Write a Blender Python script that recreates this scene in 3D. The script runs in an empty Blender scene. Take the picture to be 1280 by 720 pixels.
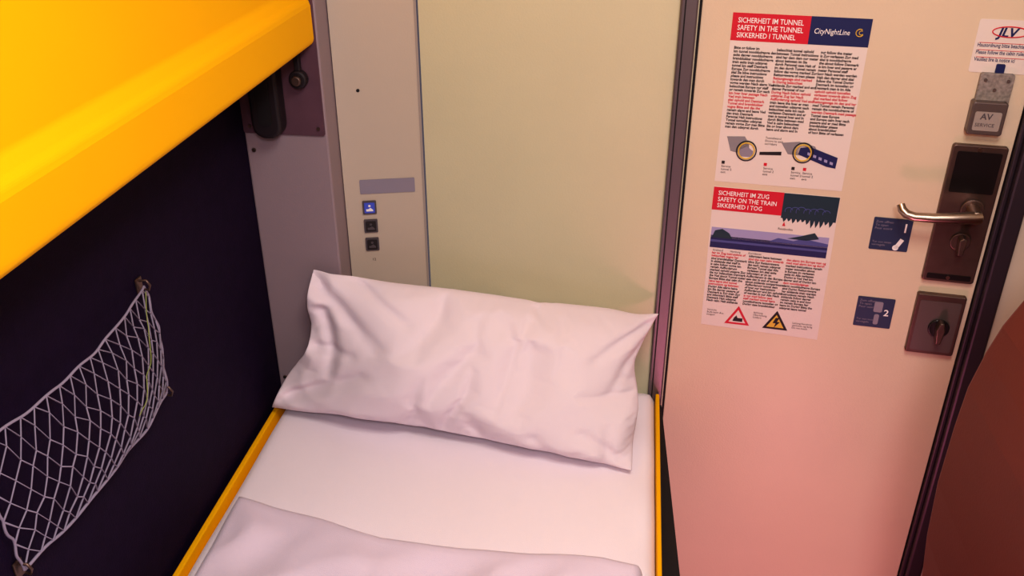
import bpy, bmesh, math, random
from mathutils import Vector, noise, Matrix
random.seed(7)
scene=bpy.context.scene
COL=bpy.context.collection
def lin(c):
    return tuple(((v/255)/12.92 if v/255<=.04045 else ((v/255+.055)/1.055)**2.4) for v in c)
def mat(name,rgb,rough=.5,metal=0,var=.0,vscale=20,bump=0,bscale=200,spec=.5,sheen=0,coat=0,emit=0):
    m=bpy.data.materials.new(name);m.use_nodes=True;nt=m.node_tree;b=nt.nodes['Principled BSDF']
    c=lin(rgb);b.inputs['Base Color'].default_value=(*c,1);b.inputs['Roughness'].default_value=rough
    b.inputs['Metallic'].default_value=metal;b.inputs['Specular IOR Level'].default_value=spec
    if sheen: b.inputs['Sheen Weight'].default_value=sheen
    if coat: b.inputs['Coat Weight'].default_value=coat
    if emit:
        b.inputs['Emission Color'].default_value=(*c,1);b.inputs['Emission Strength'].default_value=emit
    tc=nt.nodes.new('ShaderNodeTexCoord')
    if var:
        n=nt.nodes.new('ShaderNodeTexNoise');n.inputs['Scale'].default_value=vscale;n.inputs['Detail'].default_value=6
        nt.links.new(tc.outputs['Object'],n.inputs['Vector'])
        r=nt.nodes.new('ShaderNodeValToRGB')
        r.color_ramp.elements[0].position=.3;r.color_ramp.elements[1].position=.7
        r.color_ramp.elements[0].color=(*[x*(1-var) for x in c],1);r.color_ramp.elements[1].color=(*[min(1,x*(1+var)) for x in c],1)
        nt.links.new(n.outputs['Fac'],r.inputs['Fac']);nt.links.new(r.outputs['Color'],b.inputs['Base Color'])
    if bump:
        n=nt.nodes.new('ShaderNodeTexNoise');n.inputs['Scale'].default_value=bscale;n.inputs['Detail'].default_value=3
        nt.links.new(tc.outputs['Object'],n.inputs['Vector'])
        bp=nt.nodes.new('ShaderNodeBump');bp.inputs['Strength'].default_value=bump;bp.inputs['Distance'].default_value=.002
        nt.links.new(n.outputs['Fac'],bp.inputs['Height']);nt.links.new(bp.outputs['Normal'],b.inputs['Normal'])
    return m
M={}
M['panel']=mat('panel_laminate',(204,198,168),.45,var=.04,vscale=3,bump=.16,bscale=300)
M['door']=mat('door_laminate',(218,198,174),.42,var=.04,vscale=3,bump=.16,bscale=300)
M['ctrl']=mat('control_strip_laminate',(192,178,164),.45,bump=.08,bscale=350)
M['pillar']=mat('pillar_laminate',(152,134,142),.5,bump=.1,bscale=350)
M['navy']=mat('navy_wall_cloth',(27,11,42),.75,var=.12,vscale=60,bump=.3,bscale=500,spec=.15)
M['yellow']=mat('yellow_lacquer',(252,184,4),.65,var=.02,vscale=4,bump=.05,bscale=250,spec=.12)
M['alu']=mat('trim_aluminium',(122,112,118),.42,metal=.7,bump=.05)
M['darkalu']=mat('dark_frame_metal',(84,72,84),.4,metal=.7)
M['dark']=mat('dark_gap',(18,12,18),.7)
M['sheet']=mat('white_cotton_sheet',(250,238,248),.85,bump=.25,bscale=900,spec=.15,sheen=.2)
M['pillow']=mat('white_cotton_pillowcase',(240,225,236),.85,bump=.25,bscale=900,spec=.15,sheen=.1)
M['duvet']=mat('white_cotton_duvet',(230,214,234),.85,bump=.25,bscale=900,spec=.15,sheen=.2)
M['net']=mat('net_cord',(150,140,164),.8)
M['netg']=mat('net_cord_green',(150,160,90),.8)
M['plate']=mat('bracket_plate',(104,74,88),.45,metal=.2,var=.08,vscale=30)
M['rubber']=mat('black_rubber',(30,20,28),.55)
M['paper']=mat('poster_paper',(226,212,206),.5)
M['red']=mat('print_red',(206,24,50),.5)
M['pblue']=mat('print_blue',(24,34,90),.5)
M['pteal']=mat('print_teal',(20,52,66),.5)
M['psky']=mat('print_sky',(160,155,196),.5)
M['psea']=mat('print_sea',(78,84,145),.5)
M['ink']=mat('print_ink',(30,22,28),.6)
M['wink']=mat('print_white',(245,240,240),.6)
M['gold']=mat('print_gold',(220,180,60),.5)
M['grey']=mat('print_grey',(140,134,140),.5)
M['lock']=mat('lock_plate_metal',(112,92,86),.42,metal=.85,var=.1,vscale=40)
M['lockdark']=mat('lock_black_inset',(26,20,22),.35)
M['chrome']=mat('brushed_nickel',(180,162,148),.3,metal=1)
M['hold']=mat('holder_grey_plastic',(140,130,126),.5,var=.3,vscale=220)
M['hold2']=mat('holder_dark_metal',(112,98,96),.4,metal=.5)
M['hold3']=mat('holder_label',(158,146,140),.5)
M['sticker']=mat('sticker_blue',(40,54,88),.5)
M['lilac']=mat('label_lilac',(142,134,150),.5)
M['btn']=mat('button_grey',(84,76,82),.45)
M['btnb']=mat('button_blue_lit',(56,70,165),.4,emit=.3)
M['brown']=mat('brown_red_laminate',(104,38,28),.5,var=.08,vscale=5,bump=.08,bscale=300)
M['floor']=mat('floor_carpet',(120,48,52),.95,var=.2,vscale=120,bump=.5,bscale=400)  # floor is out of view; red chosen to bounce pink onto the door
M['ceil']=mat('ceiling_white',(225,220,210),.7)
M['wallr']=mat('wall_cream',(205,188,170),.5,bump=.08,bscale=350)

def link(o,parent=None):
    COL.objects.link(o)
    if parent: o.parent=parent
    return o
def empty(name,loc=(0,0,0),rz=0):
    e=bpy.data.objects.new(name,None);e.location=loc;e.rotation_euler=(0,0,rz);e.empty_display_size=.05;return link(e)
def mesh_obj(name,bm,mats,parent=None,smooth=False):
    me=bpy.data.meshes.new(name);bm.to_mesh(me);bm.free()
    for m in (mats if isinstance(mats,list) else [mats]): me.materials.append(m)
    if smooth:
        for p in me.polygons:p.use_smooth=True
    return link(bpy.data.objects.new(name,me),parent)
def addbox(bm,lo,hi,bev=0,seg=2,mi=0):
    r=bmesh.ops.create_cube(bm,size=1);vs=r['verts']
    for v in vs:
        v.co=Vector([lo[i]+(v.co[i]+.5)*(hi[i]-lo[i]) for i in range(3)])
    fs=set(f for v in vs for f in v.link_faces)
    for f in fs:f.material_index=mi
    if bev:
        es=list(set(e for v in vs for e in v.link_edges))
        r=bmesh.ops.bevel(bm,geom=es,offset=bev,segments=seg,affect='EDGES',profile=.5)
        for f in r['faces']:f.material_index=mi
def box(name,lo,hi,m,parent=None,bev=0,seg=2):
    bm=bmesh.new();addbox(bm,lo,hi,bev,seg);return mesh_obj(name,bm,m,parent)
def poly(name,pts,y0,y1,m,parent=None,axis='y',bev=0,seg=3,smooth=False):
    """extrude polygon. axis y: pts=(x,z); axis z: pts=(x,y); """
    bm=bmesh.new()
    f=(lambda p,h:(p[0],h,p[1])) if axis=='y' else (lambda p,h:(p[0],p[1],h))
    a=[bm.verts.new(f(p,y0)) for p in pts];b=[bm.verts.new(f(p,y1)) for p in pts]
    n=len(pts);bm.faces.new(a);bm.faces.new(b[::-1])
    for i in range(n): bm.faces.new((a[i],b[i],b[(i+1)%n],a[(i+1)%n]))
    bmesh.ops.recalc_face_normals(bm,faces=bm.faces)
    if bev: bmesh.ops.bevel(bm,geom=list(bm.edges),offset=bev,segments=seg,affect='EDGES',profile=.5)
    return mesh_obj(name,bm,m,parent,smooth)
def rrect(x0,z0,x1,z1,r,n=6):
    pts=[]
    for cx,cz,a0 in ((x1-r,z1-r,0),(x0+r,z1-r,90),(x0+r,z0+r,180),(x1-r,z0+r,270)):
        for i in range(n+1):
            a=math.radians(a0+90*i/n);pts.append((cx+r*math.cos(a),cz+r*math.sin(a)))
    return pts
def disc(name,x,z,r,y0,y1,m,parent=None,n=28,bev=0):
    return poly(name,[(x+r*math.cos(2*math.pi*i/n),z+r*math.sin(2*math.pi*i/n)) for i in range(n)],y0,y1,m,parent,bev=bev)
def tube(name,pts,r,m,parent=None,res=3,cyc=False,radii=None,kind='POLY'):
    cu=bpy.data.curves.new(name,'CURVE');cu.dimensions='3D';cu.bevel_depth=r;cu.bevel_resolution=res;cu.use_fill_caps=True
    sp=cu.splines.new('POLY');sp.points.add(len(pts)-1)
    for i,p in enumerate(pts):
        sp.points[i].co=(*p,1)
        if radii: sp.points[i].radius=radii[i]
    sp.use_cyclic_u=cyc;cu.materials.append(m)
    return link(bpy.data.objects.new(name,cu),parent)
def text(name,body,x,z,y,size,m,parent,bold=0,align='LEFT',sx=1,space=1.0,shear=0):
    cu=bpy.data.curves.new(name,'FONT');cu.body=body;cu.size=size;cu.offset=bold;cu.align_x=align;cu.align_y='TOP'
    cu.space_line=space;cu.shear=shear;cu.resolution_u=2;cu.materials.append(m)
    o=link(bpy.data.objects.new(name,cu),parent);o.location=(x,y,z);o.rotation_euler=(math.pi/2,0,0);o.scale=(sx,1,1);return o

# ---------------- room shell ----------------
Y=1.474; ZT=2.15
box('floor',(-.70,-.9,-.05),(1.15,1.62,0),M['floor'])
box('ceiling',(-.70,-.9,ZT),(1.15,1.62,ZT+.05),M['ceil'])
box('wall_left',(-.70,-.9,0),(-.625,1.56,ZT),M['navy'])
box('wall_back',(-.70,-.95,0),(1.15,-.9,ZT),M['wallr'])
box('wall_right',(1.10,-.9,0),(1.15,1.62,ZT),M['wallr'])
box('wall_end',(-.345,Y,0),(.095,Y+.06,ZT),M['panel'])
box('wall_end_pillar',(-.625,1.385,0),(-.484,1.56,ZT),M['pillar'],bev=.003)
# control strip (angled end wall section)
a15=math.radians(15)
strip=empty('wall_end_control_strip',(-.348,Y,0),a15)
box('strip_panel',(-.139,0,0),(-.004,.05,ZT),M['ctrl'],strip)
box('strip_seam',(-.004,-.001,0),(0,.05,ZT),M['hold3'],strip)
# strip items
label=empty('label_strip',(-.348,Y,0),a15)
poly('label_plate',rrect(-.112,.979,-.017,1.005,.002),-.0015,.0,M['lilac'],label)
cp=empty('call_button_panel',(-.348,Y,0),a15)
for i,zc in enumerate((.9535,.918,.8825)):
    poly('button_bezel_%d'%i,rrect(-.110,zc-.0125,-.086,zc+.0125,.002),-.003,0,M['btn'],cp)
    poly('button_face_%d'%i,rrect(-.107,zc-.0095,-.089,zc+.0095,.0015),-.0045,-.003,[M['btnb'],M['lockdark'],M['lockdark']][i],cp)
    c='wink' if i==0 else 'btn'
    disc('button_icon_head_%d'%i,-.098,zc+.004,.0021,-.0050,-.0044,M[c],cp)
    poly('button_icon_base_%d'%i,[(-.104,zc-.006),(-.092,zc-.006),(-.092,zc-.0035),(-.0965,zc+.0005),(-.1005,zc-.002),(-.104,zc-.002)],-.0050,-.0044,M[c],cp)
text('button_caption','12',-.1005,.855,-.001,.007,M['ink'],cp)
disc('screw_hole',-.102,1.162,.0028,-.001,.0,M['dark'],cp)
# pillar screws and bracket
scr=empty('pillar_screws')
for i,(x,z) in enumerate(((-.612,1.074),(-.613,.625))):
    disc('screw_%d'%i,x,z,.0036,1.3825,1.385,M['lock'],scr,bev=.0006)
    box('slot_%d'%i,(x-.0028,1.3818,z-.0005),(x+.0028,1.3826,z+.0005),M['dark'],scr)
br=empty('bunk_latch_bracket')
poly('plate',rrect(-.624,1.104,-.487,1.42,.004),1.3815,1.385,M['plate'],br)
for i,(x,z) in enumerate(((-.497,1.116),(-.612,1.116))):
    disc('plate_screw_%d'%i,x,z,.003,1.3798,1.3818,M['lock'],br)
poly('latch_slider',rrect(-.596,1.106,-.547,1.240,.022,8),1.350,1.3815,M['rubber'],br,bev=.005)
poly('latch_slider_inner',rrect(-.583,1.128,-.560,1.222,.010,8),1.347,1.352,M['dark'],br)
disc('latch_knob',-.518,1.199,.0145,1.366,1.3815,M['rubber'],br,bev=.003)
disc('latch_knob_boss',-.518,1.199,.008,1.358,1.366,M['lock'],br,bev=.002)
box('latch_rod',(-.523,1.370,1.21),(-.513,1.380,1.248),M['rubber'],br,bev=.002)

# trims and door frame
tr=box('trim_1',(.066,Y-.012,0),(.093,Y,ZT),M['alu'],bev=.003)
box('trim_groove',(.0725,Y-.0135,0),(.0745,Y-.0115,ZT),M['dark'],tr)
a6=-math.radians(6); D0=(.098,Y,0)
def dempty(n): return empty(n,D0,a6)
door=dempty('door_1')
box('door_leaf',(.001,0,.01),(.484,.04,2.05),M['door'],door,bev=.0015)
box('door_gap',(-.006,.004,0),(.001,.045,2.1),M['dark'],door)
fr=dempty('trim_2')
box('frame_lip',(.486,-.010,0),(.493,.05,2.1),M['darkalu'],fr,bev=.002)
box('frame_face',(.493,-.022,0),(.520,.05,2.1),M['darkalu'],fr,bev=.004)
w=dempty('wall_end_right');box('panel',(.520,-.004,0),(1.02,.05,ZT),M['wallr'],w)
w=dempty('wall_end_transom');box('panel',(0,-.004,2.06),(.486,.05,ZT),M['wallr'],w)

# ---------------- posters ----------------
words='the tunnel between Europe and Denmark is about km long During passage please remain calm and follow instructions of train staff In case of danger leave compartment towards marked exits Bitte verlassen Sie den Zug nur nach Aufforderung durch das Personal Rettungswege sind beleuchtet Nach dem Halt im Tunnel werden Sie informiert Ved ophold skal man blive siddende tunnellen har nooddudgange hver meter Alle vogne er udstyret med alarm og brandslukker'.split()
def para(nlines,width,rng):
    L=[]
    for i in range(nlines):
        s=''
        while True:
            wd=rng.choice(words)
            if len(s)+len(wd)+1>width: break
            s=(s+' '+wd).strip()
        L.append(s)
    return L
def columns(P,x0,cw,gap,ztop,zbot,size,nl,redr,width=27,seed=1):
    rng=random.Random(seed);lh=(ztop-zbot)/nl
    for c in range(3):
        x=x0+c*(cw+gap);L=para(nl,width,rng)
        segs=[];cur=None
        for i in range(nl):
            kind='r' if any(a<=i<b for a,b in redr[c]) else 'k'
            if cur is None or cur[0]!=kind: cur=[kind,i,[]];segs.append(cur)
            cur[2].append(L[i])
        for k,i0,ls in segs:
            for part in range(0,len(ls),6):
                body='\n'.join(ls[part:part+6])
                t=text('text_block',body,x,ztop-(i0+part)*lh,-.0012,size,M['red'] if k=='r' else M['ink'],P,bold=size*.025 if k=='r' else size*.03,space=lh/size,sx=.92)
                t.data.space_line=lh/size
PX=.0485;PW=.202
# poster 1
p1=dempty('safety_poster');z1,z0=1.300,1.0255
poly('sheet',[(PX,z0),(PX+PW,z0+.001),(PX+PW,z1),(PX,z1)],-.0006,0,M['paper'],p1)
box('header_red',(PX,-.0010,z1-.042),(PX+.115,-.0006,z1),M['red'],p1)
box('header_blue',(PX+.115,-.0010,z1-.042),(PX+PW,-.0006,z1),M['pblue'],p1)
text('heading','SICHERHEIT IM TUNNEL\nSAFETY IN THE TUNNEL\nSIKKERHED I TUNNEL',PX+.0085,z1-.0055,-.0015,.0112,M['wink'],p1,bold=.0001,sx=.80)
text('logo','CityNightLine',PX+.121,z1-.016,-.0015,.0115,M['wink'],p1,sx=.80,shear=.15)
def arc(cx,cz,r,a0,a1,n=18,y=-.0014):
    return [(cx+r*math.cos(math.radians(a0+(a1-a0)*i/n)),y,cz+r*math.sin(math.radians(a0+(a1-a0)*i/n))) for i in range(n+1)]
tube('logo_moon',arc(PX+.187,z1-.021,.0055,60,330),.0007,M['gold'],p1,1)
tube('logo_moon_inner',arc(PX+.189,z1-.021,.003,60,330),.0006,M['gold'],p1,1)
columns(p1,PX+.007,.060,.0045,z1-.050,z1-.182,.0058,24,[[(13,18)],[(8,10),(12,15)],[(11,15),(17,18)]],seed=3)
# tunnel cross-section drawings
def ring(nm,cx,cz,rx,rz,m,P,fillm=None,y=-.0009,rad=.001):
    pts=[(cx+rx*math.cos(t*math.pi/14),y,cz+rz*math.sin(t*math.pi/14)) for t in range(28)]
    if fillm: poly(nm+'_fill',[(p[0],p[2]) for p in pts],-.0011,-.0006,fillm,P)
    tube(nm,[(p[0],-.0012,p[2]) for p in pts],rad,m,P,1,cyc=True)
def flat(nm,pts,m,P,k=0): poly(nm,pts,-.0011-k*.0003,-.0006,m,P)
zc=z1-.214
flat('tunnel_a_body',[(PX+.012,zc+.018),(PX+.040,zc+.020),(PX+.048,zc+.008),(PX+.050,zc-.012),(PX+.020,zc-.006)],M['grey'],p1)
ring('tunnel_a',PX+.045,zc-.004,.0155,.0165,M['ink'],p1,M['paper'],rad=.0011)
ring('tunnel_a_in',PX+.045,zc-.004,.0125,.0135,M['gold'],p1,rad=.0012)
flat('train_a',[(PX+.034,zc-.014),(PX+.055,zc-.014),(PX+.056,zc-.004),(PX+.045,zc+.004),(PX+.034,zc-.003)],M['lilac'],p1,1)
flat('tunnel_b_body',[(PX+.098,zc+.014),(PX+.125,zc+.018),(PX+.150,zc+.012),(PX+.160,zc-.006),(PX+.110,zc-.004)],M['grey'],p1)
ring('tunnel_b',PX+.133,zc+.0,.0155,.0165,M['ink'],p1,M['paper'],rad=.0011)
ring('tunnel_b_in',PX+.133,zc+.0,.0125,.0135,M['gold'],p1,rad=.0012)
flat('train_b',[(PX+.128,zc+.008),(PX+.142,zc+.011),(PX+.187,zc-.004),(PX+.186,zc-.022),(PX+.172,zc-.020),(PX+.126,zc-.003)],M['pblue'],p1,1)
for i in range(5):
    x=PX+.140+i*.009; z=zc+.002-i*.0032
    flat('train_b_window_%d'%i,[(x,z),(x+.005,z-.0015),(x+.005,z-.006),(x,z-.0045)],M['psky'],p1,2)
flat('arrow',[(PX+.066,zc-.004),(PX+.100,zc-.001),(PX+.100,zc-.007),(PX+.066,zc-.009)],M['ink'],p1)
for i,(x,z) in enumerate(((.008,-.029),(.075,-.027),(.119,-.030),(.137,-.030))):
    m=[M['ink'],M['red'],M['ink'],M['red']][i]
    flat('legend_mark_%d'%i,[(PX+x,zc+z),(PX+x+.005,zc+z),(PX+x+.005,zc+z+.005),(PX+x,zc+z+.005)],m,p1)
    text('legend_%d'%i,'Service\ntunnel 2\nexit',PX+x,zc+z-.0015,-.0012,.0052,M['ink'],p1)
text('legend_t','Tunnelwand\nDoors to exit\ncorridors',PX+.072,zc+.023,-.0012,.005,M['ink'],p1)
# poster 2
p2=dempty('safety_poster');z1,z0=1.0165,.7475
poly('sheet',[(PX+.004,z0+.003),(PX+PW+.004,z0-.002),(PX+PW,z1-.001),(PX,z1)],-.0006,0,M['paper'],p2)
box('header_red',(PX+.0005,-.0010,z1-.042),(PX+.114,-.0006,z1-.001),M['red'],p2)
box('header_teal',(PX+.114,-.0010,z1-.046),(PX+PW-.0005,-.0006,z1-.0015),M['pteal'],p2)
text('heading','SICHERHEIT IM ZUG\nSAFETY ON THE TRAIN\nSIKKERHED I TOG',PX+.0085,z1-.0055,-.0015,.0112,M['wink'],p2,bold=.0001,sx=.82)
for i in range(7):
    x=PX+.125+i*.010
    tube('plant_%d'%i,arc(x,z1-.032,.006+.0012*(i%3),20,200,8),.0006,M['psea'],p2,1)
rng=random.Random(4)
for i in range(11):
    x=PX+.116+i*.0074;d=rng.uniform(.004,.015)
    flat('foliage_%d'%i,[(x,z1-.044),(x+.008,z1-.044),(x+.006,z1-.046-d*.5),(x+.003,z1-.046-d)],M['pteal'],p2)
flat('flower',[(PX+.118,z1-.060),(PX+.123,z1-.060),(PX+.1205,z1-.052)],M['red'],p2,1)
text('caption','Reetboden',PX+.112,z1-.063,-.0012,.0055,M['ink'],p2)
box('picture_sky',(PX+.004,-.0010,z1-.093),(PX+.196,-.0006,z1-.074),M['psky'],p2)
box('picture_sea',(PX+.004,-.0010,z1-.112),(PX+.196,-.0006,z1-.089),M['pblue'],p2)
box('picture_sea_light',(PX+.004,-.0013,z1-.101),(PX+.196,-.0010,z1-.097),M['psea'],p2)
flat('picture_hill',[(PX+.10,z1-.091),(PX+.115,z1-.083),(PX+.14,z1-.086),(PX+.155,z1-.080),(PX+.196,z1-.086),(PX+.196,z1-.091)],M['psea'],p2,1)
flat('picture_tree_left',[(PX+.006,z1-.093),(PX+.010,z1-.080),(PX+.022,z1-.076),(PX+.034,z1-.083),(PX+.04,z1-.093)],M['pteal'],p2,1)
flat('picture_tree_right',[(PX+.13,z1-.082),(PX+.15,z1-.076),(PX+.172,z1-.068),(PX+.180,z1-.078),(PX+.16,z1-.083)],M['pteal'],p2,1)
text('picture_caption','Stralsund         Hamburg          Korridoren',PX+.01,z1-.114,-.0012,.0052,M['ink'],p2,sx=.9)
columns(p2,PX+.009,.058,.0045,z1-.119,z1-.218,.0058,18,[[(0,2),(10,12)],[(1,2),(14,16)],[(0,2),(8,9)]],seed=9,width=26)
def tri(nm,cx,cz,w,m_out,m_in,P):
    h=w*.866
    flat(nm+'_outer',[(cx-w/2,cz-h/3),(cx+w/2,cz-h/3),(cx,cz+2*h/3)],m_out,P)
    w2=w*.68;h2=w2*.866
    flat(nm+'_inner',[(cx-w2/2,cz-h2/3),(cx+w2/2,cz-h2/3),(cx,cz+2*h2/3)],m_in,P,1)
tri('warning_red',PX+.066,z1-.246,.043,M['red'],M['paper'],p2)
flat('warning_red_icon',[(PX+.058,z1-.252),(PX+.075,z1-.252),(PX+.075,z1-.245),(PX+.066,z1-.245),(PX+.064,z1-.240),(PX+.060,z1-.245)],M['ink'],p2,2)
tri('warning_volt',PX+.132,z1-.247,.043,M['ink'],M['gold'],p2)
flat('warning_volt_bolt',[(PX+.131,z1-.236),(PX+.137,z1-.236),(PX+.134,z1-.244),(PX+.139,z1-.244),(PX+.130,z1-.256),(PX+.132,z1-.247),(PX+.127,z1-.247)],M['ink'],p2,2)
text('warn_text','Vorsicht\nStufe beim Aus\nsteigen!',PX+.012,z1-.232,-.0012,.0048,M['ink'],p2)
text('warn_text_b','Achtung\nOberleitung\nLivsfare',PX+.092,z1-.228,-.0012,.0048,M['ink'],p2)
text('warn_text_c','Leitung beruhren\nverboten og farlig\nDo not touch',PX+.160,z1-.240,-.0012,.0048,M['ink'],p2)

# JLV sign
js=dempty('information_sign')
poly('sheet',rrect(.396,1.231,.482,1.308,.003),-.0008,0,M['paper'],js)
tube('logo_swoosh',[(.440+.024*math.cos(t*math.pi/14),-.001,1.291+.0075*math.sin(t*math.pi/14)) for t in range(2,27)],.0009,M['red'],js,1)
text('logo_letters','JLV',.424,1.2985,-.0015,.018,M['pblue'],js,bold=.0006,shear=.2)
text('sign_text','Hausordnung bitte beachten\nPlease follow the cabin rules\nVeuillez lire la notice ici',.400,1.275,-.0012,.0080,M['pblue'],js,bold=.0001,sx=.72,space=1.3)
for i in range(3): tube('underline_%d'%i,[(.402,-.001,1.2745-.0105*i),(.476,-.001,1.2745-.0105*i)],.0004,M['red'],js,1)
# card holder / latch under sign
kh=dempty('card_holder')
poly('upper_plate',rrect(.413,1.180,.460,1.232,.004),-.008,0,M['hold'],kh,bev=.0012)
for i,(x,z) in enumerate(((.421,1.222),(.452,1.222),(.436,1.208))): disc('rivet_%d'%i,x,z,.0025,-.0095,-.008,M['hold2'],kh)
poly('lower_case',rrect(.409,1.142,.458,1.192,.004),-.020,0,M['hold2'],kh,bev=.002)
poly('lower_label',rrect(.415,1.149,.452,1.178,.003),-.0208,-.0198,M['hold3'],kh)
text('label_text','AV',.423,1.177,-.0213,.013,M['btn'],kh,bold=.0002)
text('label_line','SERVICE',.4175,1.1615,-.0213,.0075,M['btn'],kh)
poly('blue_tab',rrect(.432,1.228,.444,1.245,.002),-.004,0,M['pblue'],kh)
# lock escutcheon + lever
lk=dempty('door_handle')
poly('escutcheon',rrect(.398,.888,.477,1.122,.005),-.010,0,M['lock'],lk,bev=.002)
poly('escutcheon_dark_inset',rrect(.406,1.045,.470,1.112,.003),-.0108,-.0098,M['lockdark'],lk)
poly('escutcheon_lower_inset',rrect(.404,.893,.471,.902,.002),-.0108,-.0098,M['lockdark'],lk)
for i,(x,z) in enumerate(((.4365,1.116),(.4365,.8965))): disc('screw_%d'%i,x,z,.0032,-.0115,-.0095,M['chrome'],lk)
disc('rose',.446,1.019,.0175,-.016,-.010,M['lock'],lk,bev=.002)
disc('boss',.446,1.019,.0105,-.050,-.015,M['chrome'],lk,bev=.002)
tube('lever',[(.452,-.043,1.019),(.44,-.046,1.0185),(.41,-.048,1.016),(.385,-.048,1.0135),(.358,-.047,1.0125),(.346,-.045,1.015),(.339,-.042,1.021),(.336,-.038,1.028)],.0086,M['chrome'],lk,5,radii=[1.2,1.15,1,.9,.85,.85,.8,.7])
disc('thumb_rose',.441,.962,.0155,-.014,-.010,M['lock'],lk,bev=.0015)
poly('thumb_turn',[(.437,.946),(.445,.946),(.447,.972),(.441,.977),(.435,.972)],-.032,-.013,M['lock'],lk,bev=.002)
# lower lock
l2=dempty('door_bolt_lock')
poly('plate',rrect(.398,.750,.474,.863,.004),-.012,0,M['lock'],l2,bev=.002)
poly('inset',rrect(.404,.756,.468,.852,.003),-.0125,-.0115,M['hold2'],l2)
disc('turn_rose',.441,.803,.017,-.017,-.012,M['lockdark'],l2,bev=.002)
poly('turn_key',[(.437,.782),(.445,.782),(.448,.808),(.444,.822),(.438,.822),(.434,.808)],-.034,-.016,M['lock'],l2,bev=.002)
# stickers
for k,(zb,num) in enumerate(((.9305,'1'),(.784,'2'))):
    st=dempty('instruction_sticker')
    poly('plate',rrect(.308,zb,.368,zb+.057,.002),-.0012,0,M['sticker'],st)
    text('number',num,.353,zb+.052 if k==0 else zb+.038,-.0018,.022 if k==0 else .017,M['wink'],st,bold=.0003)
    text('text_a','Zum offnen\nTo open\nPour ouvrir',.3115,zb+.053,-.0018,.0058,M['lilac'],st)
    text('text_b','Tur von innen\nverriegeln',.3115,zb+.017,-.0018,.0052,M['lilac'],st)
    if k==0:
        r=[(.346,zb+.006),(.352,zb+.004),(.360,zb+.020),(.354,zb+.023)]
        flat2=poly('icon_key',r,-.0018,-.0012,M['wink'],st)
        disc('icon_bow',.349,zb+.006,.0048,-.0018,-.0012,M['wink'],st)
    else:
        poly('icon_bar',rrect(.336,zb+.030,.350,zb+.050,.003),-.0018,-.0012,M['lilac'],st)
        poly('icon_key',rrect(.339,zb+.006,.347,zb+.026,.003),-.0018,-.0012,M['lilac'],st)

# ---------------- yellow folded bunk ----------------
prof=[(-.487,1.262),(-.489,1.256),(-.494,1.252),(-.60,1.250),(-.6245,1.250),(-.6245,2.02),(-.600,2.02),(-.590,2.01),(-.506,1.338),(-.4965,1.326),(-.490,1.320),(-.4875,1.312)]
bm=bmesh.new();y0,y1=-.62,1.378
A=[bm.verts.new((x,y0,z)) for x,z in prof];B=[bm.verts.new((x,y1,z)) for x,z in prof]
bm.faces.new(A);bm.faces.new(B[::-1])
for i in range(len(prof)):
    j=(i+1)%len(prof);bm.faces.new((A[i],B[i],B[j],A[j]))
bmesh.ops.recalc_face_normals(bm,faces=bm.faces)
bunk=mesh_obj('upper_bunk',bm,M['yellow'])
bv=bunk.modifiers.new('b','BEVEL');bv.width=.003;bv.segments=3;bv.limit_method='ANGLE';bv.angle_limit=.3

# ---------------- bed ----------------
bed=empty('bed')
bm=bmesh.new();nx,ny=70,150
X0,X1,YA,YB=-.603,.079,-.50,1.470
grid=[]
for j in range(ny+1):
    row=[]
    for i in range(nx+1):
        u=i/nx;v=j/ny
        x=X0+(X1-X0)*u;y=YA+(YB-YA)*v
        e=min(x-X0,X1-x,YB-y,y-YA);r=.022
        z=.6-(r-math.sqrt(max(0,r*r-max(0,r-e)**2))if e<r else 0)
        z+=.0030*noise.noise(Vector((x*5,y*4,1)))+.0020*noise.noise(Vector((x*14+y*6,y*5,4)))
        z+=.0015*math.exp(-((x-X1+.02)/.03)**2)*math.sin(y*40)
        row.append(bm.verts.new((x,y,z)))
    grid.append(row)
for j in range(ny):
    for i in range(nx): bm.faces.new((grid[j][i],grid[j][i+1],grid[j+1][i+1],grid[j+1][i]))
bd=[e for e in bm.edges if e.is_boundary]
r=bmesh.ops.extrude_edge_only(bm,edges=bd)
for v in [g for g in r['geom'] if isinstance(g,bmesh.types.BMVert)]: v.co.z=.47
mesh_obj('mattress',bm,M['sheet'],bed,True)
box('rim_left',(-.6155,-.52,.44),(-.6065,1.383,.598),M['yellow'],bed,bev=.002)
box('rim_right',(.0805,-.52,.44),(.0875,1.459,.598),M['yellow'],bed,bev=.002)
poly('side_dark_strip',[(.0875,1.455),(.093,1.455),(.117,1.0),(.117,-.52),(.0875,-.52)],.30,.575,M['dark'],bed,axis='z')  # dark tapering strip along the right side of the bed
box('base',(-.612,-.52,.12),(.085,1.45,.44),M['navy'],bed)
box('foot_end',(-.612,-.54,.0),(.085,-.52,.62),M['yellow'],bed,bev=.004)
box('plinth',(-.60,-.50,.0),(.05,1.40,.12),M['dark'],bed)

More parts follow.
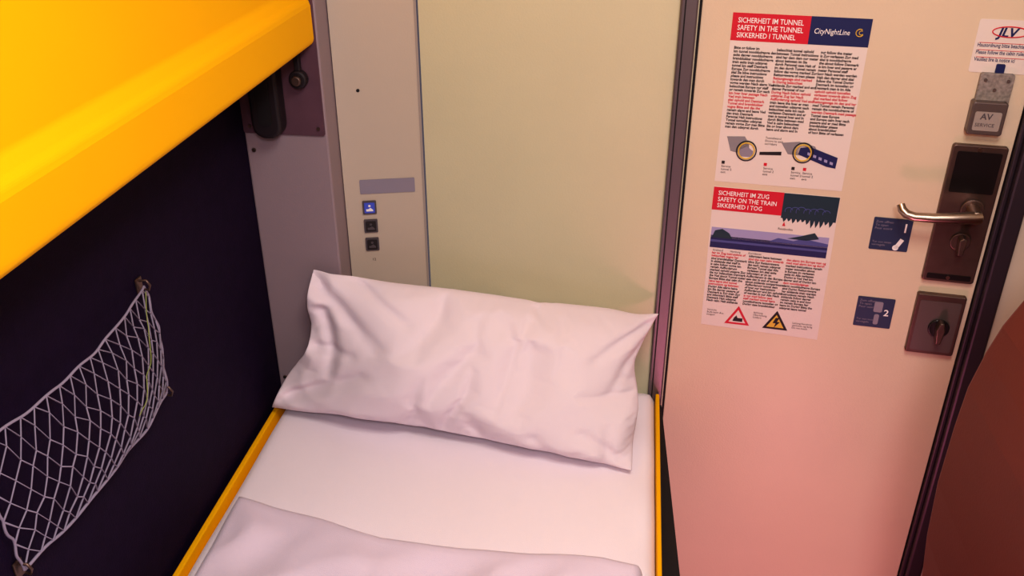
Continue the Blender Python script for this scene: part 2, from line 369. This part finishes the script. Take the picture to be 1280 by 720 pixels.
# duvet
bm=bmesh.new();nx,ny=150,150
far=[(-.575,1.055),(-.50,1.035),(-.42,1.018),(-.322,.990),(-.2,.985),(-.06,.992),(.0,.994),(.06,.985)]
def interp(x):
    if x<=far[0][0]: return far[0][1]
    for (a,b),(c,d) in zip(far,far[1:]):
        if x<=c: return b+(d-b)*(x-a)/(c-a)
    return far[-1][1]
g=[]
for j in range(ny+1):
    row=[]
    for i in range(nx+1):
        u=i/nx;v=j/ny
        x=-.572+.632*u
        yf=interp(x)+.006*noise.noise(Vector((x*9,0,1)));y=-.42+(yf+.42)*v
        x+=.006*noise.noise(Vector((y*6,0,3)))*(1-u)
        ex=min(u,1-u)*.632;ey=min(v,1-v)*(yf+.42);e=min(ex,ey)
        r=.02;hh=.036*(math.sqrt(max(0,1-(1-min(1,e/r))**2)))**.9
        q=min(1,e/.06)
        w=.012*noise.noise(Vector((x*4,y*5,0)))+.010*(1-abs(noise.noise(Vector((x*5+y*3,y*9-x*5,7))))*2.4)
        w+=.006*noise.noise(Vector((x*16,y*18,2)))
        z=.604+hh+w*q
        row.append(bm.verts.new((x,y,max(.6035,z))))
    g.append(row)
for j in range(ny):
    for i in range(nx): bm.faces.new((g[j][i],g[j][i+1],g[j+1][i+1],g[j+1][i]))
mesh_obj('duvet',bm,M['duvet'],None,True)

# ---------------- pillow (inflated cloth, then laid against the wall) ----------------
def sim_pillow():
    nx,ny=96,62;W,Hh=.64,.42
    bm=bmesh.new();top={};bot={}
    for j in range(ny+1):
        for i in range(nx+1):
            x=(i/nx-.5)*W;y=(j/ny-.5)*Hh
            edge=i in(0,nx) or j in(0,ny)
            jz=.0012*noise.noise(Vector((x*14,y*14,0)))
            top[i,j]=bm.verts.new((x,y,.004*(not edge)+jz))
            bot[i,j]=top[i,j] if edge else bm.verts.new((x,y,-.004+jz))
    ed=set(v for k,v in top.items() if min(k[0],nx-k[0],k[1],ny-k[1])<=1)
    ed|=set(v for k,v in bot.items() if min(k[0],nx-k[0],k[1],ny-k[1])<=1)
    bm.verts.index_update();idx=[v.index for v in ed]
    for j in range(ny):
        for i in range(nx):
            bm.faces.new((top[i,j],top[i+1,j],top[i+1,j+1],top[i,j+1]))
            bm.faces.new((bot[i,j+1],bot[i+1,j+1],bot[i+1,j],bot[i,j]))
    o=mesh_obj('pillow',bm,M['pillow'],None,True)
    org=[v.co.copy() for v in o.data.vertices]
    vg=o.vertex_groups.new(name='seam');vg.add(idx,1.0,'REPLACE')
    md=o.modifiers.new('c','CLOTH');s=md.settings
    s.quality=7;s.mass=.15;s.tension_stiffness=25;s.compression_stiffness=25;s.shear_stiffness=10;s.bending_stiffness=.03
    s.tension_damping=10;s.compression_damping=10;s.shear_damping=8;s.bending_damping=.5;s.air_damping=3
    s.vertex_group_shrink='seam';s.shrink_min=-.004;s.shrink_max=.02
    s.use_pressure=True;s.uniform_pressure_force=1.6;s.effector_weights.gravity=0
    md.collision_settings.use_collision=False;md.collision_settings.use_self_collision=False
    md.point_cache.frame_start=1;md.point_cache.frame_end=45
    for f in range(1,46): scene.frame_set(f)
    dg=bpy.context.evaluated_depsgraph_get();ev=o.evaluated_get(dg);me=ev.to_mesh()
    co=[v.co.copy() for v in me.vertices];ev.to_mesh_clear()
    o.modifiers.clear();o.vertex_groups.clear();scene.frame_set(1)
    return o,co,org
pil,co,org=sim_pillow()
mx=max(abs(c.x) for c in co);my=max(abs(c.y) for c in co);mz=max(abs(c.z) for c in co)
TL=Vector((-.530,1.362,.868));TR=Vector((.080,1.452,.780));BR=Vector((.040,1.216,.608));BL=Vector((-.614,1.298,.610))
N=((TR-TL).cross(BL-TL)).normalized()
if N.z<0:N=-N
kz=.088/mz
def sst(a,b,x):
    t=max(0,min(1,(x-a)/(b-a)));return t*t*(3-2*t)
def crease(a,b,p,q,w):
    # distance-based groove along segment p-q in pillow (a,b) space
    px,py=p;qx,qy=q;dx,dy=(qx-px),(qy-py);L=dx*dx+dy*dy
    t=max(0,min(1,((a-px)*dx+(b-py)*dy)/L));d=math.hypot((a-px-t*dx)*1.5,b-py-t*dy)
    return math.exp(-(d/w)**2)*(1-.6*t)
CR=[((.00,.95),(.24,.60),.045,.024),((.02,.10),(.22,.40),.040,.020),((.06,.75),(.13,.35),.035,.020),((.12,.98),(.30,.78),.030,.014),((.0,.5),(.17,.52),.035,.016),
    ((1.0,.98),(.84,.72),.040,.018),((.99,.80),(.90,.50),.030,.012),((.99,.03),(.84,.25),.035,.014),((.80,.0),(.72,.18),.030,.010),((.62,.0),(.56,.16),.028,.008),((.93,.0),(.90,.30),.022,.009),((.35,1.0),(.40,.80),.03,.008),((.45,.0),(.41,.22),.03,.008)]
for v,c,o_ in zip(pil.data.vertices,co,org):
    K=.45
    a=((c.x/mx)*K+(o_.x/.32)*(1-K)+1)/2;b=((c.y/my)*K+(o_.y/.21)*(1-K)+1)/2
    a0,b0=a,b
    a-=.036*sst(.72,1,a)*math.exp(-((b-.68)/.20)**2)
    a+=.040*sst(.25,0,a)*math.exp(-((b-.50)/.20)**2)
    b+=.05*sst(.3,0,b)*math.exp(-((a-.42)/.3)**2)
    b-=.025*sst(.8,1,b)*math.exp(-((a-.93)/.06)**2)
    P=(BL*(1-a)+BR*a)*(1-b)+(TL*(1-a)+TR*a)*b
    # wavy hems
    hem=max(sst(.12,0,a0),sst(.93,1,a0))
    P+=N*(.009*hem*math.sin(b0*17+2*a0))
    wr=.005*noise.noise(Vector((c.x*6+c.y*4,c.y*9,1)))
    lt=sst(.02,.34,a0)
    wr+=(1-lt)*.014*(.30-abs(noise.noise(Vector((c.x*13+c.y*8,c.y*8-c.x*5,9)))))
    wr+=.003*(.25-abs(noise.noise(Vector(((c.x*3-c.y*9),(c.x*2+c.y*2),3)))))
    if c.z>0:
        for p,q,wd_,am in CR: wr-=am*crease(a0,b0,p,q,wd_)*min(1,c.z/mz*3)
    zz=c.z*kz*(.34+.66*lt)+wr
    P=P+N*zz
    lim=1.468 if P.x>-.34 else (1.468+(P.x+.348)*.268 if P.x>-.475 else 1.379)
    if P.y>lim: P.y=lim
    if P.z<.6035:P.z=.6035
    v.co=P
sb=pil.modifiers.new('s','SUBSURF');sb.levels=1;sb.render_levels=1

# ---------------- net on the left wall ----------------
net=empty('luggage_net')
def npt(s,t): # s along y 0..1, t up 0..1
    y=.658+.336*s;z=.858+.168*t
    sag=math.sin(math.pi*s)
    z-= .008*sag*t; z+=.004*sag*(1-t)
    y+= .012*math.sin(math.pi*t)*(2*s-1)*(1 if s>.5 else .6)
    b=.035*math.sin(math.pi*min(1,max(0,s)))**.7*(math.sin(math.pi*(.15+.75*t)))+.004
    y+=.007*noise.noise(Vector((s*7,t*6,0)));z+=.008*noise.noise(Vector((s*6,t*7,3)))
    return (-.621+b,y,z)
cu=bpy.data.curves.new('net_cords','CURVE');cu.dimensions='3D';cu.bevel_depth=.0012;cu.bevel_resolution=1;cu.materials.append(M['net'])
def spl(pts):
    sp=cu.splines.new('POLY');sp.points.add(len(pts)-1)
    for i,p in enumerate(pts): sp.points[i].co=(*p,1)
NC,NR=16,9
for r_ in range(NR):
    pts=[]
    for k in range(2*NC+1):
        up=(k+r_)%2
        pts.append(npt(k/(2*NC),min(1,(r_+up)/NR)))
    spl(pts)
o=link(bpy.data.objects.new('net_cords',cu),net)
def rim(fn,n=50): return [fn(i/n) for i in range(n+1)]
tube('rim_top',rim(lambda s:npt(s,1)),.0016,M['net'],net,2)
tube('rim_bottom',rim(lambda s:npt(s,0)),.0018,M['net'],net,2)
tube('rim_right',rim(lambda t:npt(1,t)),.0016,M['net'],net,2)
tube('rim_left',rim(lambda t:npt(0,t)),.0016,M['net'],net,2)
tube('green_thread',[(Vector(npt(.98-.35*i/20,.98-.7*i/20))+Vector((.002,0,.004*math.sin(i)))) for i in range(21)],.0006,M['netg'],net,1)
for i,(s,t) in enumerate(((1,1),(1,0),(0,0),(0,1))):
    p=npt(s,t)
    box('hook_base_%d'%i,(-.625,p[1]-.007,p[2]-.010),(-.622,p[1]+.007,p[2]+.012),M['lock'],net,bev=.001)
    tube('hook_%d'%i,[(-.622,p[1],p[2]+.008),(-.612,p[1],p[2]+.009),(-.608,p[1],p[2]+.002),(-.611,p[1],p[2]-.005),(-.617,p[1],p[2]-.004)],.0017,M['lock'],net,2)

# ---------------- brown cabinet on the right ----------------
cab=[(.9,0),(.9,1.19),(.62,1.175),(.54,1.15),(.495,1.122),(.462,1.086),(.446,1.048),(.436,1.010),(.427,.96),(.424,.90),(.423,.811),(.428,.72),(.437,.643),(.452,.5),(.47,0)]
c=poly('washbasin_cabinet',cab,.25,1.0,M['brown'],None)
bv=c.modifiers.new('b','BEVEL');bv.width=.008;bv.segments=3;bv.limit_method='ANGLE';bv.angle_limit=1.0

# ---------------- lamps ----------------
lamp=empty('ceiling_lamp')
poly('housing',rrect(-.1,.15,.42,.75,.05),ZT-.03,ZT,M['ceil'],lamp,axis='z',bev=.004)
def area(nm,loc,target,sx,sy,power,col):
    l=bpy.data.lights.new(nm,'AREA');l.shape='RECTANGLE';l.size=sx;l.size_y=sy;l.energy=power;l.color=col
    o=link(bpy.data.objects.new(nm,l));o.location=loc
    o.rotation_euler=(Vector(target)-Vector(loc)).to_track_quat('-Z','Y').to_euler();return o
area('ceiling_light',(.16,.45,ZT-.035),(.16,.50,0),.45,.5,12.0,(1,.94,.84))
area('rear_light',(.15,-.3,1.95),(-.15,1.3,.6),.2,.2,8,(1,.90,.96))  # area light high behind the camera, aimed at the pillow
area('pink_door_fill',(.30,.62,.10),(.42,1.45,.25),.22,.22,3.6,(1,.32,.45))  # added pink fill tinting the lower door, not a fitting of the cabin
wd=bpy.data.worlds.new('w');scene.world=wd;wd.use_nodes=True
wd.node_tree.nodes['Background'].inputs[0].default_value=(.8,.7,.9,1);wd.node_tree.nodes['Background'].inputs[1].default_value=.1
scene.view_settings.view_transform='Standard'
try: scene.view_settings.look='Medium High Contrast'
except Exception as e: print(e)

# ---------------- camera ----------------
cd=bpy.data.cameras.new('camera');cd.sensor_width=36;cd.lens=1156/1280*36;cd.clip_start=.02
cam=link(bpy.data.objects.new('camera',cd));cam.location=(0,0,1.6)
cam.rotation_euler=(math.radians(90-28.4),0,math.radians(7.5))
scene.camera=cam
